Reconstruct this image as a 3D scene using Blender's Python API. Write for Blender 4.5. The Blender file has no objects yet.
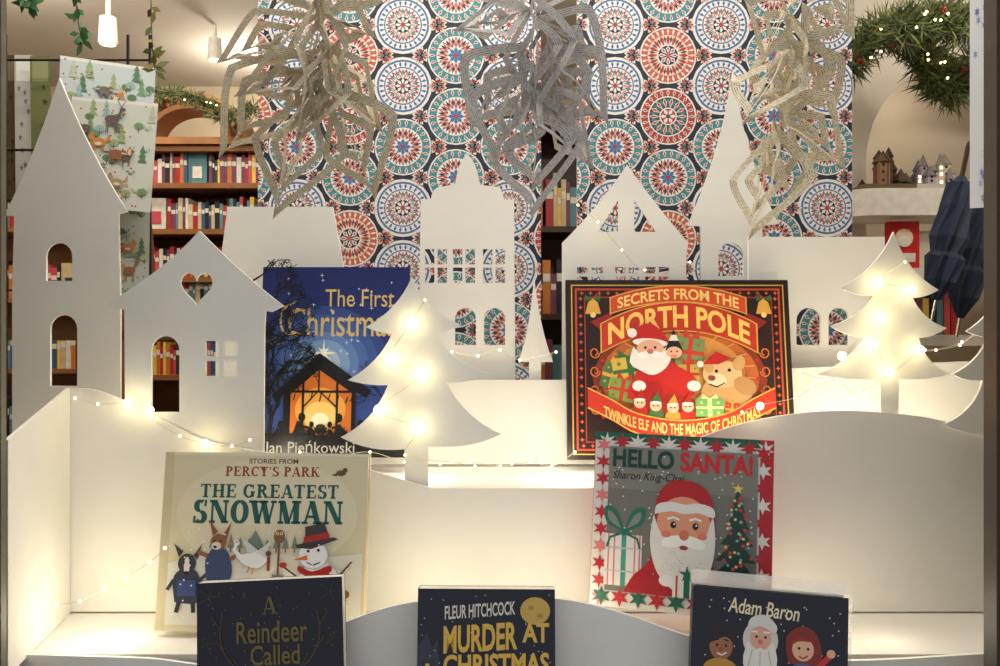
import bpy, math, random
import numpy as np
from mathutils import Vector, Matrix
random.seed(7)
F=850.0; CZ=1.4
scene=bpy.context.scene
scene.view_settings.view_transform='Standard'
COL=scene.collection
def P(px,py,Y): return Vector(((px-500)/F*Y, Y, CZ+(333-py)/F*Y))
def s2l(c):
    c=c/255.0
    return c/12.92 if c<=0.04045 else ((c+0.055)/1.055)**2.4
def lin(c): return (s2l(c[0]),s2l(c[1]),s2l(c[2]),1)
_mc={}
def M(c,rough=0.55,emit=0.0,metal=0.0,var=0.06,scale=40,bump=0.0,name=None):
    key=(tuple(c),rough,emit,metal,var,scale,bump)
    if key in _mc: return _mc[key]
    m=bpy.data.materials.new(name or 'mat_%d_%d_%d'%tuple(c)); m.use_nodes=True
    nt=m.node_tree; b=nt.nodes['Principled BSDF']
    b.inputs['Roughness'].default_value=rough; b.inputs['Metallic'].default_value=metal
    L=lin(c)
    b.inputs['Base Color'].default_value=L
    if var>0:
        tc=nt.nodes.new('ShaderNodeTexCoord'); n=nt.nodes.new('ShaderNodeTexNoise'); n.inputs['Scale'].default_value=scale
        n.inputs['Detail'].default_value=3
        nt.links.new(tc.outputs['Object'],n.inputs['Vector'])
        r=nt.nodes.new('ShaderNodeValToRGB')
        r.color_ramp.elements[0].position=0.3; r.color_ramp.elements[1].position=0.7
        r.color_ramp.elements[0].color=tuple(x*(1-var*2) for x in L[:3])+(1,)
        r.color_ramp.elements[1].color=tuple(min(1,x*(1+var)) for x in L[:3])+(1,)
        nt.links.new(n.outputs['Fac'],r.inputs['Fac']); nt.links.new(r.outputs['Color'],b.inputs['Base Color'])
        if bump>0:
            bp=nt.nodes.new('ShaderNodeBump'); bp.inputs['Strength'].default_value=bump; bp.inputs['Distance'].default_value=0.002
            nt.links.new(n.outputs['Fac'],bp.inputs['Height']); nt.links.new(bp.outputs['Normal'],b.inputs['Normal'])
    if emit>0:
        b.inputs['Emission Color'].default_value=L; b.inputs['Emission Strength'].default_value=emit
    _mc[key]=m; return m

class MB:
    def __init__(s): s.v=[];s.f=[];s.m=[];s.mats=[];s.uv={}
    def mi(s,m):
        if m not in s.mats: s.mats.append(m)
        return s.mats.index(m)
    def face(s,pts,m,uv=None):
        b=len(s.v); s.v+= [tuple(p) for p in pts]; s.f.append(tuple(range(b,b+len(pts)))); s.m.append(s.mi(m))
        if uv: s.uv[len(s.f)-1]=uv
    def mesh(s,vs,fs,m):
        b=len(s.v); s.v+=[tuple(p) for p in vs]; k=s.mi(m)
        for f in fs: s.f.append(tuple(i+b for i in f)); s.m.append(k)
    def box(s,a,b,m,R=None):
        x0,y0,z0=a;x1,y1,z1=b
        vs=[Vector(p) for p in [(x0,y0,z0),(x1,y0,z0),(x1,y1,z0),(x0,y1,z0),(x0,y0,z1),(x1,y0,z1),(x1,y1,z1),(x0,y1,z1)]]
        if R is not None: vs=[R@p for p in vs]
        s.mesh(vs,[(0,3,2,1),(4,5,6,7),(0,1,5,4),(1,2,6,5),(2,3,7,6),(3,0,4,7)],m)
    def sphere(s,c,r,m,n=8,sc=(1,1,1)):
        vs=[];fs=[];k=n//2+1
        for i in range(k+1):
            a=math.pi*i/k
            for j in range(n):
                t=2*math.pi*j/n
                vs.append((c[0]+r*sc[0]*math.sin(a)*math.cos(t),c[1]+r*sc[1]*math.sin(a)*math.sin(t),c[2]+r*sc[2]*math.cos(a)))
        for i in range(k):
            for j in range(n): fs.append((i*n+j,(i+1)*n+j,(i+1)*n+(j+1)%n,i*n+(j+1)%n))
        s.mesh(vs,fs,m)
    def cone(s,c,r0,r1,h,m,n=10):
        vs=[];
        for k,(r,z) in enumerate(((r0,0),(r1,h))):
            for j in range(n):
                t=2*math.pi*j/n+math.pi/4; vs.append((c[0]+r*math.cos(t),c[1]+r*math.sin(t),c[2]+z))
        fs=[(j,(j+1)%n,n+(j+1)%n,n+j) for j in range(n)]+[tuple(range(n))[::-1],tuple(range(n,2*n))]
        s.mesh(vs,fs,m)
    def tube(s,pts,r,m,n=6):
        pts=[Vector(p) for p in pts]; vs=[];fs=[]
        for i,p in enumerate(pts):
            d=(pts[min(i+1,len(pts)-1)]-pts[max(i-1,0)]); d=d.normalized() if d.length>1e-9 else Vector((0,0,1))
            u=d.cross(Vector((0.13,1,0.07))); 
            if u.length<1e-3: u=d.cross(Vector((1,0,0)))
            u.normalize(); w=d.cross(u)
            rr=r[i] if isinstance(r,(list,tuple)) else r
            for j in range(n):
                t=2*math.pi*j/n; vs.append(p+u*rr*math.cos(t)+w*rr*math.sin(t))
        for i in range(len(pts)-1):
            for j in range(n): fs.append((i*n+j,i*n+(j+1)%n,(i+1)*n+(j+1)%n,(i+1)*n+j))
        fs.append(tuple(range(n))[::-1]); fs.append(tuple(range((len(pts)-1)*n,len(pts)*n)))
        s.mesh(vs,fs,m)
    def build(s,name,mw=None,recenter=True,smooth=False):
        v=s.v; off=Vector((0,0,0))
        if mw is None and recenter:
            a=np.array(v); c=(a.min(0)+a.max(0))/2; off=Vector(c.tolist()); v=[tuple(Vector(p)-off) for p in v]
        me=bpy.data.meshes.new(name); me.from_pydata(v,[],s.f)
        for m in s.mats: me.materials.append(m)
        for i,p in enumerate(me.polygons): p.material_index=s.m[i]; p.use_smooth=smooth
        if s.uv:
            ul=me.uv_layers.new(name='UVMap')
            for i,p in enumerate(me.polygons):
                if i in s.uv:
                    for k,li in enumerate(p.loop_indices): ul.data[li].uv=s.uv[i][k]
        me.update()
        o=bpy.data.objects.new(name,me); COL.objects.link(o)
        if mw is not None: o.matrix_world=mw
        else: o.location=off
        return o
def parent_keep(c,p):
    bpy.context.view_layer.update(); c.parent=p; c.matrix_parent_inverse=p.matrix_world.inverted()

# ---------- text -----------
_tc={}
def textgeo(s,bold):
    k=(s,bold)
    if k in _tc: return _tc[k]
    cu=bpy.data.curves.new('t','FONT'); cu.body=s; cu.offset=bold; cu.resolution_u=3; cu.fill_mode='FRONT'
    ob=bpy.data.objects.new('t',cu); COL.objects.link(ob)
    bpy.context.view_layer.update()
    dg=bpy.context.evaluated_depsgraph_get()
    me=bpy.data.meshes.new_from_object(ob.evaluated_get(dg))
    v=[(p.co.x,p.co.y) for p in me.vertices]; f=[tuple(p.vertices) for p in me.polygons]
    bpy.data.objects.remove(ob); bpy.data.meshes.remove(me); bpy.data.curves.remove(cu)
    _tc[k]=(v,f); return v,f
def bez(p0,c,p1,n=8):
    return [((1-t)**2*p0[0]+2*t*(1-t)*c[0]+t*t*p1[0],(1-t)**2*p0[1]+2*t*(1-t)*c[1]+t*t*p1[1]) for t in [i/n for i in range(n)]]
def outline(start,segs):
    out=[];p=start
    for s in segs:
        if len(s)==2 and isinstance(s[0],tuple): out+=bez(p,s[0],s[1]); p=s[1]
        else: out.append(p); p=s
    out.append(p)
    if out[0]==out[-1]: out.pop()
    return out
def smooth(pts,n=6):
    r=[]
    for i in range(len(pts)-1):
        p0=pts[max(i-1,0)];p1=pts[i];p2=pts[i+1];p3=pts[min(i+2,len(pts)-1)]
        for k in range(n):
            t=k/n
            r.append(tuple(0.5*((2*p1[a])+(-p0[a]+p2[a])*t+(2*p0[a]-5*p1[a]+4*p2[a]-p3[a])*t*t+(-p0[a]+3*p1[a]-3*p2[a]+p3[a])*t**3) for a in range(len(p1))))
    r.append(tuple(pts[-1])); return r

class Art:
    """flat printed artwork: stacked coloured shapes, (u right, v down)"""
    def __init__(s,W,H,rough=0.4,dz=0.00004): s.W=W;s.H=H;s.items=[];s.rough=rough;s.dz=dz;s.l=0
    def nx(s): s.l+=1; return s.l
    def poly(s,pts,c):
        l=s.nx(); s.items.append((list(pts),[tuple(range(len(pts)))],c,l))
    def rect(s,x0,y0,x1,y1,c): s.poly([(x0,y0),(x1,y0),(x1,y1),(x0,y1)],c)
    def ell(s,cx,cy,rx,ry,c,n=20,rot=0):
        ca,sa=math.cos(math.radians(rot)),math.sin(math.radians(rot))
        s.poly([(cx+rx*math.cos(2*math.pi*i/n)*ca-ry*math.sin(2*math.pi*i/n)*sa, cy+rx*math.cos(2*math.pi*i/n)*sa+ry*math.sin(2*math.pi*i/n)*ca) for i in range(n)],c)
    def star(s,cx,cy,r,r2,n,c,rot=0):
        s.poly([(cx+(r if i%2==0 else r2)*math.sin(math.pi*i/n+rot),cy-(r if i%2==0 else r2)*math.cos(math.pi*i/n+rot)) for i in range(2*n)],c)
    def line(s,pts,w,c):
        vs=[];fs=[];n=len(pts)
        for i,p in enumerate(pts):
            a=pts[max(0,i-1)];b=pts[min(n-1,i+1)]
            dx,dy=b[0]-a[0],b[1]-a[1];L=math.hypot(dx,dy) or 1
            ww=w[i] if isinstance(w,(list,tuple)) else w
            vs+= [(p[0]-dy/L*ww/2,p[1]+dx/L*ww/2),(p[0]+dy/L*ww/2,p[1]-dx/L*ww/2)]
        for i in range(n-1): fs.append((2*i,2*i+1,2*i+3,2*i+2))
        s.items.append((vs,fs,c,s.nx()))
    def dots(s,pts,r,c,n=6):
        vs=[];fs=[]
        for (x,y) in pts:
            b=len(vs); vs+=[(x+r*math.cos(2*math.pi*i/n),y+r*math.sin(2*math.pi*i/n)) for i in range(n)]; fs.append(tuple(range(b,b+n)))
        s.items.append((vs,fs,c,s.nx()))
    def _fit(s,v,f,box,c,shear,warp):
        a=np.array(v);mn=a.min(0);mx=a.max(0);x0,y0,x1,y1=box
        out=[]
        for (x,y) in v:
            tx=(x-mn[0])/(mx[0]-mn[0]);ty=(y-mn[1])/(mx[1]-mn[1])
            X=x0+tx*(x1-x0)+shear*ty*(y1-y0);Y=y1-ty*(y1-y0)
            if warp: X,Y=warp(X,Y)
            out.append((X,Y))
        s.items.append((out,f,c,s.nx()))
    def text(s,t,box,c,bold=0.0,shear=0,warp=None):
        v,f=textgeo(t,bold); s._fit(v,f,box,c,shear,warp)
    def serif(s,t,box,c,warp=None,k=.19,n=.075):
        v,f=serifgeo(t,k,n); s._fit(v,f,box,c,0,warp)
    def emit(s,mb,w,h,y0=0.0):
        for v,f,c,l in s.items:
            m=M(c,s.rough,var=0.0)
            pts=[((min(max(x/s.W,0),1)-0.5)*w,y0-l*s.dz,(0.5-min(max(y/s.H,0),1))*h) for x,y in v]
            mb.mesh(pts,f,m)

def serifgeo(t,k=.19,n=.075):
    V=[];Fc=[];ox=[0]
    def quad(p): b=len(V); V.extend([(x+ox[0],y) for x,y in p]); Fc.append(tuple(range(b,b+len(p))))
    def st(x0,y0,x1,y1,w):
        quad([(x0-w/2,y0),(x0+w/2,y0),(x1+w/2,y1),(x1-w/2,y1)])
    def hb(x0,x1,y,w=n): quad([(x0,y-w/2),(x1,y-w/2),(x1,y+w/2),(x0,y+w/2)])
    def sf(x,y,w=k): 
        y=n/2 if y==0 else 1-n/2
        hb(x-w/2-.09,x+w/2+.09,y,n)
    def v(x,w=k): st(x,0,x,1,w); sf(x,0,w); sf(x,1,w)
    def arc(cx,cy,rx,ry,a0,a1,m=20):
        for i in range(m):
            A=math.radians(a0+(a1-a0)*i/m);B=math.radians(a0+(a1-a0)*(i+1)/m)
            def pt(a,sg):
                w=n+(k-n)*abs(math.cos(a)); return (cx+(rx+sg*w/2-k/2)*math.cos(a),cy+(ry+sg*w/2-n/2)*math.sin(a))
            quad([pt(A,-1),pt(A,1),pt(B,1),pt(B,-1)])
    for ch in t:
        w=.9
        if ch==' ': w=.4
        elif ch=="'": st(.15,.7,.18,1,.12); w=.35
        elif ch=='I': v(.22); w=.48
        elif ch=='T': v(.42); hb(.04,.8,1-n/2); st(.07,.76,.06,1,n); st(.77,.76,.78,1,n); w=.88
        elif ch=='H': v(.22); v(.78); hb(.2,.8,.5); w=1.02
        elif ch in 'EFL':
            v(.22)
            if ch!='F': hb(.2,.72,n/2); st(.72,0,.74,.28,n)
            if ch!='L': hb(.2,.7,1-n/2); st(.7,1,.7,.74,n); hb(.2,.55,.52); st(.55,.4,.55,.64,n)
            w=.84
        elif ch=='A': st(.13,0,.44,1,n); st(.78,0,.46,1,k); hb(.24,.68,.32); sf(.13,0,n); sf(.78,0); w=.96
        elif ch=='Y': v(.44); st(.44,.45,.14,1,k); st(.46,.45,.76,1,n); sf(.14,1);sf(.76,1,n); w=.88
        elif ch=='W': st(.36,0,.12,1,k); st(.38,0,.62,1,n); st(.86,0,.6,1,k); st(.88,0,1.12,1,n); sf(.12,1);sf(.6,1);sf(1.12,1,n); w=1.28
        elif ch=='M': v(.14,n); st(.5,0,.2,1,k); st(.52,0,.86,1,n); v(.9); w=1.14
        elif ch=='N': v(.16,n); st(.78,0,.24,1,k); v(.82,n); w=1.0
        elif ch in 'OQ': arc(.45,.5,.45,.5,0,360,32); w=.94
        elif ch=='C': arc(.45,.5,.45,.5,45,318); st(.76,.68,.78,1,n); w=.9
        elif ch=='G': arc(.45,.5,.45,.5,45,325); st(.76,.68,.78,1,n); st(.74,.08,.74,.44,k); hb(.6,.92,.44); w=1.0
        elif ch=='P': v(.22); arc(.3,.73,.46,.27,-90,90); w=.82
        elif ch=='R': v(.22); arc(.3,.74,.46,.26,-90,90); st(.8,0,.46,.5,k); sf(.82,0); w=.98
        elif ch=='S': arc(.36,.74,.32,.26,50,270); arc(.36,.26,.36,.27,90,-140); st(.6,.72,.62,1,n); st(.08,0,.1,.3,n); w=.74
        elif ch=='K': v(.22); st(.3,.45,.74,1,n); st(.8,0,.42,.58,k); sf(.8,0);sf(.74,1,n); w=.96
        ox[0]+=w+.06
    return V,Fc

# ---------- book placement solver ----------
def rot(yaw,lean,roll):
    return Matrix.Rotation(yaw,3,'Z')@Matrix.Rotation(lean,3,'X')@Matrix.Rotation(roll,3,'Y')
def solve(corners,Y,lean0=-0.14):
    c=np.array(corners,float); cx=c[:,0].mean();cy=c[:,1].mean()
    w=(c[1,0]-c[0,0])/F*Y;h=(c[3,1]-c[0,1])/F*Y
    p=np.array([(cx-500)/F*Y,CZ+(333-cy)/F*Y,0,lean0,0,w,h])
    def res(p):
        R=rot(p[2],p[3],p[4]); r=[]
        for (a,b),q in zip([(-.5,.5),(.5,.5),(.5,-.5),(-.5,-.5)],c):
            X=R@Vector((a*p[5],0,b*p[6]))+Vector((p[0],Y,p[1]))
            r+=[500+F*X.x/X.y-q[0],333-F*(X.z-CZ)/X.y-q[1]]
        r+=[p[2]*25,(p[3]-lean0)*90]
        return np.array(r)
    for _ in range(12):
        r=res(p);J=np.zeros((len(r),7))
        for i in range(7):
            q=p.copy();q[i]+=1e-5;J[:,i]=(res(q)-r)/1e-5
        p=p-np.linalg.solve(J.T@J+1e-6*np.eye(7),J.T@r)
    mw=Matrix.Translation(Vector((p[0],Y,p[1])))@rot(p[2],p[3],p[4]).to_4x4()
    return mw,p[5],p[6]
def book(name,corners,Y,art,t=0.012,cover=(40,40,60),hard=True,lean0=-0.14,pages=(232,226,208)):
    mw,w,h=solve(corners,Y,lean0)
    mb=MB(); cm=M(cover,0.4); pm=M(pages,0.8)
    ct=0.0022 if hard else 0.0006; ins=0.003 if hard else 0.0004
    mb.box((-w/2,0,-h/2),(w/2,ct,h/2),cm)
    mb.box((-w/2,t-ct,-h/2),(w/2,t,h/2),cm)
    mb.box((-w/2-0.0005,0.0003,-h/2),(-w/2+ct,t-0.0003,h/2),cm)
    mb.box((-w/2+ct,ct,-h/2+ins),(w/2-ins,t-ct,h/2-ins),pm)
    art.emit(mb,w,h,-0.00003)
    return mb.build(name,mw),w,h

# ======================= MATERIALS ==========================
WHITE=M((240,237,228),0.75,var=0.03,scale=6,bump=0.15,name='painted_white_card')
WHITE2=M((232,228,218),0.7,var=0.03,scale=5,bump=0.1,name='painted_white_board')
BLACKM=M((18,18,20),0.4)
def card(name,outer,holes,Y,t=0.005,m=WHITE):
    cu=bpy.data.curves.new('c','CURVE'); cu.dimensions='2D'; cu.fill_mode='BOTH'; cu.extrude=t/2
    for pts in [outer]+holes:
        sp=cu.splines.new('POLY'); sp.points.add(len(pts)-1)
        for i,(x,y) in enumerate(pts):
            w=P(x,y,Y); sp.points[i].co=(w.x,w.z,0,1)
        sp.use_cyclic_u=True
    ob=bpy.data.objects.new('c',cu); COL.objects.link(ob); bpy.context.view_layer.update()
    me=bpy.data.meshes.new_from_object(ob.evaluated_get(bpy.context.evaluated_depsgraph_get()))
    bpy.data.objects.remove(ob)
    cs=np.array([(v.co.x,v.co.y,v.co.z) for v in me.vertices]); c=(cs.min(0)+cs.max(0))/2
    for v in me.vertices: v.co=Vector((v.co.x-c[0],v.co.z,v.co.y-c[1]))
    me.name=name
    me.materials.clear(); me.materials.append(m)
    o=bpy.data.objects.new(name,me); COL.objects.link(o); o.location=(c[0],Y,c[1]); return o
def rct(x0,y0,x1,y1): return [(x0,y0),(x1,y0),(x1,y1),(x0,y1)]
def arch(x0,y0,x1,y1,n=10):
    r=(x1-x0)/2;cx=(x0+x1)/2
    return [(x1,y1),(x0,y1)]+[(cx-r*math.cos(math.pi*i/n),y0+r-r*math.sin(math.pi*i/n)) for i in range(n+1)]
def panes(x0,y0,x1,y1,g=3):
    mx=(x0+x1)/2;my=(y0+y1)/2
    return [rct(x0,y0,mx-g/2,my-g/2),rct(mx+g/2,y0,x1,my-g/2),rct(x0,my+g/2,mx-g/2,y1),rct(mx+g/2,my+g/2,x1,y1)]

# ======================= ROOM ==========================
def boxobj(name,a,b,m): mb=MB(); mb.box(a,b,m); return mb.build(name)
WALLM=M((212,202,184),0.8,var=0.04,scale=3)
boxobj('floor',(-3.1,0.9,-0.05),(2.1,5.1,0.0),M((120,85,55),0.5,var=0.15,scale=4))
boxobj('ceiling',(-3.1,0.9,2.85),(2.1,5.1,2.9),M((200,193,182),0.8,var=0.03,scale=3))
boxobj('wall_back',(-3.1,5.0,0),(2.1,5.1,2.85),M((196,180,154),0.8,var=0.04,scale=3))
boxobj('wall_left',(-3.1,0.9,0),(-3.0,5.0,2.85),WALLM)
boxobj('wall_right',(2.0,0.9,0),(2.1,5.0,2.85),WALLM)
mb=MB(); fm=M((90,86,78),0.6)
mb.box((-3.0,0.86,0),(-0.66,0.96,2.85),fm); mb.box((0.66,0.86,0),(2.0,0.96,2.85),fm)
mb.box((-0.66,0.86,0),(0.66,0.96,0.8),fm); mb.box((-0.66,0.86,2.3),(0.66,0.96,2.85),fm)
mb.build('wall_front')
mb=MB(); fd=M((52,46,36),0.4)
mb.box((-0.66,0.9,0.8),(-0.5515,0.95,2.3),fd); mb.box((-0.5515,0.935,0.8),(-0.549,0.945,2.3),M((110,104,88),0.4))
mb.box((0.545,0.9,0.8),(0.66,0.95,2.3),M((150,142,126),0.4)); mb.box((0.5405,0.925,0.8),(0.545,0.95,2.3),M((70,62,52),0.4))
mb.box((-0.66,0.9,0.8),(0.66,0.95,0.815),fd); mb.box((-0.66,0.9,2.26),(0.66,0.95,2.3),fd)
mb.build('window_1')
Z1=0.825; Z2=CZ-0.395; Z3=1.178
mb=MB(); mb.box((-0.64,0.962,0),(0.66,1.045,Z1),WHITE2); mb.box((-0.64,1.045,0),(0.80,1.215,Z2),WHITE2)
mb.box((-0.9,1.215,0),(0.9,1.53,Z3),WHITE2)
mb.build('display_plinth')

# ======================= WHITE CARD TOWN ====================
hillB=smooth([(70,388),(100,391),(140,408),(200,438),(265,452),(330,458),(390,476),(432,488)],5)+smooth([(590,488),(625,478),(680,446),(740,424),(800,413),(860,411),(930,418),(985,434),(1030,455)],5)
YB=1.2
card('snowy_hill_cutout',hillB+[(1030,611),(70,611)],[],YB)
mb=MB()
a=P(70,388,1.196);b=P(8,440,0.975);c=P(8,440,0.975);c.z=Z2+.001;d=P(70,388,1.196);d.z=Z2+.001
vs=[a,b,c,d]; vs+= [v+Vector((-0.005,0,0)) for v in vs]
mb.mesh(vs,[(0,1,2,3),(4,7,6,5),(0,4,5,1),(1,5,6,2),(2,6,7,3),(3,7,4,0)],WHITE); mb.build('snowy_hill_side_panel')
hf=smooth([(-40,652),(60,655),(150,658),(215,664),(290,648),(345,622),(400,604),(470,597),(555,598),(620,612),(690,636),(760,652),(850,660),(985,653),(1040,650)],5)
card('snowy_mound_cutout',[(max(-8,min(1010,x)),y) for x,y in hf]+[(1010,804),(-8,804)],[],1.034)
yT=1.45; BT=462
lt=outline((60,78),[((88,150),(128,212)),(119,214),(121,300),(121,476),(13,476),(13,300),(15,216),(5,216),((38,150),(60,78))])
card('church_tower_cutout',lt,[arch(47,243,73,281),arch(51,315,78,386)],1.30)
heart=[]
for i in range(40):
    t=2*math.pi*i/40; x=16*math.sin(t)**3; y=13*math.cos(t)-5*math.cos(2*t)-2*math.cos(3*t)-math.cos(4*t)
    heart.append((197+x*1.0,287-y*1.15))
house=outline((200,231),[((243,275),(284,306)),(272,312),(266,311),(265,330),(264,470),(126,470),(125,309),(116,310),(109,303),((165,270),(200,231))])
card('house_cutout',house,[heart,arch(152,336,180,412)]+panes(206,341,238,376,5),1.208)
card('roof_cutout',[(228,207),(333,207),(350,300),(352,BT),(216,BT),(216,300)],[],yT+0.012)
tw=outline((421,200),[(431,199),((432,189),(440,187)),(455,185),((458,163),(467,154)),((477,163),(480,185)),(496,187),((503,190),(504,200)),(514,200),(516,BT),(418,BT),(420,250)])
card('town_hall_cutout',tw,panes(425,249,447,283)+panes(453,249,475,283)+panes(483,249,505,283)+[arch(455,308,476,345),arch(484,308,505,345)],yT+0.004)
card('slim_tree_cutout',outline((534,276),[((540,330),(553,362)),(541,362),(541,BT),(529,BT),(529,362),((516,362),(519,360)),((530,330),(534,276))]),[],yT-0.02)
gh=outline((627,165),[((655,205),(688,243)),(686,256),(686,BT),(562,BT),(562,243),((600,205),(627,165))])
card('gabled_house_cutout',gh,[[(598,232),(618,200),(618,232)],[(634,232),(634,200),(656,232)]]+panes(577,267,603,283,3)+panes(615,267,639,283,3)+panes(645,267,669,283,3),yT+0.004)
card('spire_tower_cutout',outline((733,70),[((742,150),(778,224)),(762,226),(762,BT),(700,BT),(700,226),(687,226),((722,150),(733,70))]),[arch(718,243,743,276)],yT+0.012)
card('terrace_house_cutout',[(748,237),(884,237),(890,BT),(748,BT)],[arch(796,308,820,345),arch(828,308,848,345)],yT-0.006)
card('town_base_cutout',[(380,380),(560,380),(700,372),(1000,360),(1000,464),(140,464),(140,440),(380,440)],[],yT-0.035)

t1=outline((412,277),[((425,310),(461,325)),((448,333),(434,333)),((450,362),(490,374)),((470,383),(447,383)),((465,418),(501,434)),((470,450),(428,446)),(428,500),(405,500),(405,449),((370,453),(341,437)),((375,420),(388,385)),((368,386),(348,380)),((380,362),(392,334)),((378,333),(366,327)),((398,310),(412,277))])
card('christmas_tree_cutout',t1,[],1.208)
t2=outline((893,232),[((905,272),(938,290)),((925,298),(912,298)),((922,320),(946,328)),((932,338),(918,338)),((925,365),(950,374)),((925,381),(898,379)),(898,430),(880,430),(880,379),((845,381),(818,374)),((850,362),(862,338)),((845,336),(830,326)),((858,318),(872,296)),((855,296),(841,288)),((878,268),(893,232))])
card('christmas_tree_cutout',t2,[],1.208)
t3=outline((1003,285),[((1013,320),(1045,335)),((1030,345),(1018,342)),((1035,372),(1060,380)),((1035,390),(1030,388)),((1040,415),(1065,425)),((1035,440),(1012,436)),(1012,470),(994,470),(994,436),((965,435),(944,424)),((975,410),(982,380)),((965,382),(952,374)),((978,362),(988,336)),((978,338),(966,331)),((992,315),(1003,285))])
card('christmas_tree_cutout',t3,[],1.190)

# ======================= WALLPAPER PANELS ====================
def paper_panel(name,x0,x1,y0,y1,Y):
    A=Art(x1-x0,y1-y0,rough=0.6,dz=0.00012)
    NAVY=(34,42,62);WH=(238,232,226);BL=(70,114,162);RD=(182,62,54);TE=(70,138,146);CR=(236,208,188);OR=(200,98,72);DT=(38,80,94)
    A.rect(0,0,x1-x0,y1-y0,NAVY)
    meds=[]
    for k in range(-4,10):
        for m in range(-2,8):
            cx=403+53*k-x0; cy=25+61*m+(30.5 if k%2 else 0)-y0
            meds.append((cx,cy,0 if (k%2==0 and m%3!=2) else 1+(k*7+m*5+(k*m)%3)%3))
    W=x1-x0;H=y1-y0
    def clip(pts):
        for ax,lim,sg in ((0,0,1),(0,W,-1),(1,0,1),(1,H,-1)):
            out=[]
            for i in range(len(pts)):
                a=pts[i];b=pts[(i+1)%len(pts)]
                ia=(a[ax]-lim)*sg>=0;ib=(b[ax]-lim)*sg>=0
                if ia: out.append(a)
                if ia!=ib:
                    t=(lim-a[ax])/(b[ax]-a[ax]); out.append((a[0]+t*(b[0]-a[0]),a[1]+t*(b[1]-a[1])))
            pts=out
            if len(pts)<3: return None
        return pts
    layers={}
    def add(l,pts,c):
        pts=clip(pts)
        if pts is None: return
        v,f=layers.setdefault((l,c),([],[])); b=len(v); v.extend(pts); f.append(tuple(range(b,b+len(pts))))
    def disc(l,cx,cy,r,c,n=24): add(l,[(cx+r*math.cos(2*math.pi*i/n),cy+r*math.sin(2*math.pi*i/n)) for i in range(n)],c)
    def petals(l,cx,cy,ra,rb,n,wd,c,off=0):
        for i in range(n):
            a=2*math.pi*(i+off)/n; u=(math.cos(a),math.sin(a));v=(-u[1],u[0]);rm=(ra+rb)/2+ (rb-ra)*.12
            add(l,[(cx+u[0]*ra,cy+u[1]*ra),(cx+u[0]*rm+v[0]*wd,cy+u[1]*rm+v[1]*wd),(cx+u[0]*rb,cy+u[1]*rb),(cx+u[0]*rm-v[0]*wd,cy+u[1]*rm-v[1]*wd)],c)
    for cx,cy,s in meds:
        if s==0:
            disc(1,cx,cy,29,WH);disc(2,cx,cy,26.3,BL);disc(3,cx,cy,24.3,WH);petals(4,cx,cy,18.5,24.3,26,1.4,BL);disc(5,cx,cy,19,BL);disc(6,cx,cy,17.8,WH);petals(7,cx,cy,7,17.8,14,1.9,RD)
            petals(8,cx,cy,9,17,14,1.3,TE,.5);petals(9,cx,cy,9,15,14,.7,WH);disc(10,cx,cy,8,NAVY);petals(11,cx,cy,1,8,8,1.6,WH);disc(12,cx,cy,2.3,RD)
        elif s==1:
            disc(1,cx,cy,28.5,WH);disc(2,cx,cy,27,RD);petals(3,cx,cy,20,27,24,1.6,WH);petals(4,cx,cy,21,26,24,.7,NAVY);disc(5,cx,cy,20.3,WH);disc(6,cx,cy,19,DT);petals(7,cx,cy,8,19,14,2.1,CR);petals(8,cx,cy,10,18,14,1.0,RD)
            petals(9,cx,cy,10,19,14,1.0,TE,.5);disc(10,cx,cy,8.8,WH);disc(11,cx,cy,7.6,RD);petals(12,cx,cy,1,7.6,6,1.9,WH);disc(13,cx,cy,2,DT)
        elif s==2:
            disc(1,cx,cy,28.5,WH);disc(2,cx,cy,27,TE);petals(3,cx,cy,20,27,22,1.8,WH);petals(4,cx,cy,21,26,22,.9,RD);disc(5,cx,cy,19.5,WH);petals(6,cx,cy,5,19.5,16,1.9,RD)
            petals(7,cx,cy,9,18.5,16,1.1,NAVY,.5);petals(8,cx,cy,10,17,16,.7,CR);disc(9,cx,cy,8.5,WH);petals(10,cx,cy,0,8.5,8,2,BL);disc(11,cx,cy,2,RD)
        else:
            disc(1,cx,cy,28.5,WH);disc(2,cx,cy,27,OR);petals(3,cx,cy,20,27,28,1.2,WH);disc(4,cx,cy,20.5,CR);petals(5,cx,cy,10,20.5,16,2.0,RD);petals(6,cx,cy,12,19.5,16,1.2,DT,.5)
            disc(7,cx,cy,11,WH);disc(8,cx,cy,9.8,NAVY);petals(9,cx,cy,2,9.8,8,2.2,WH);petals(10,cx,cy,4,8.6,8,1,RD);disc(11,cx,cy,2.4,OR)
        for i in range(6):
            a=math.pi/3*i; fx=cx+32.5*math.cos(a);fy=cy+33*math.sin(a)
            petals(14,fx,fy,0,7.5,6,2.0,WH if i%2 else CR); petals(15,fx,fy,0,5.4,6,1.1,RD); disc(16,fx,fy,1.6,TE,8)
    for (l,c),(v,f) in layers.items(): A.items.append((v,f,c,l+1))
    a=P(x0,y0,Y);b=P(x1,y1,Y);w=b.x-a.x;h=a.z-b.z
    mb=MB(); mb.box((-w/2,0,-h/2),(w/2,0.008,h/2),M((225,220,210),0.7)); A.emit(mb,w,h,-0.0001)
    return mb.build(name,Matrix.Translation(Vector(((a.x+b.x)/2,Y,(a.z+b.z)/2))))
paper_panel('patterned_wallpaper_panel',258,541,-90,440,1.8)
paper_panel('patterned_wallpaper_panel',577,852,-90,440,1.8)

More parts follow.
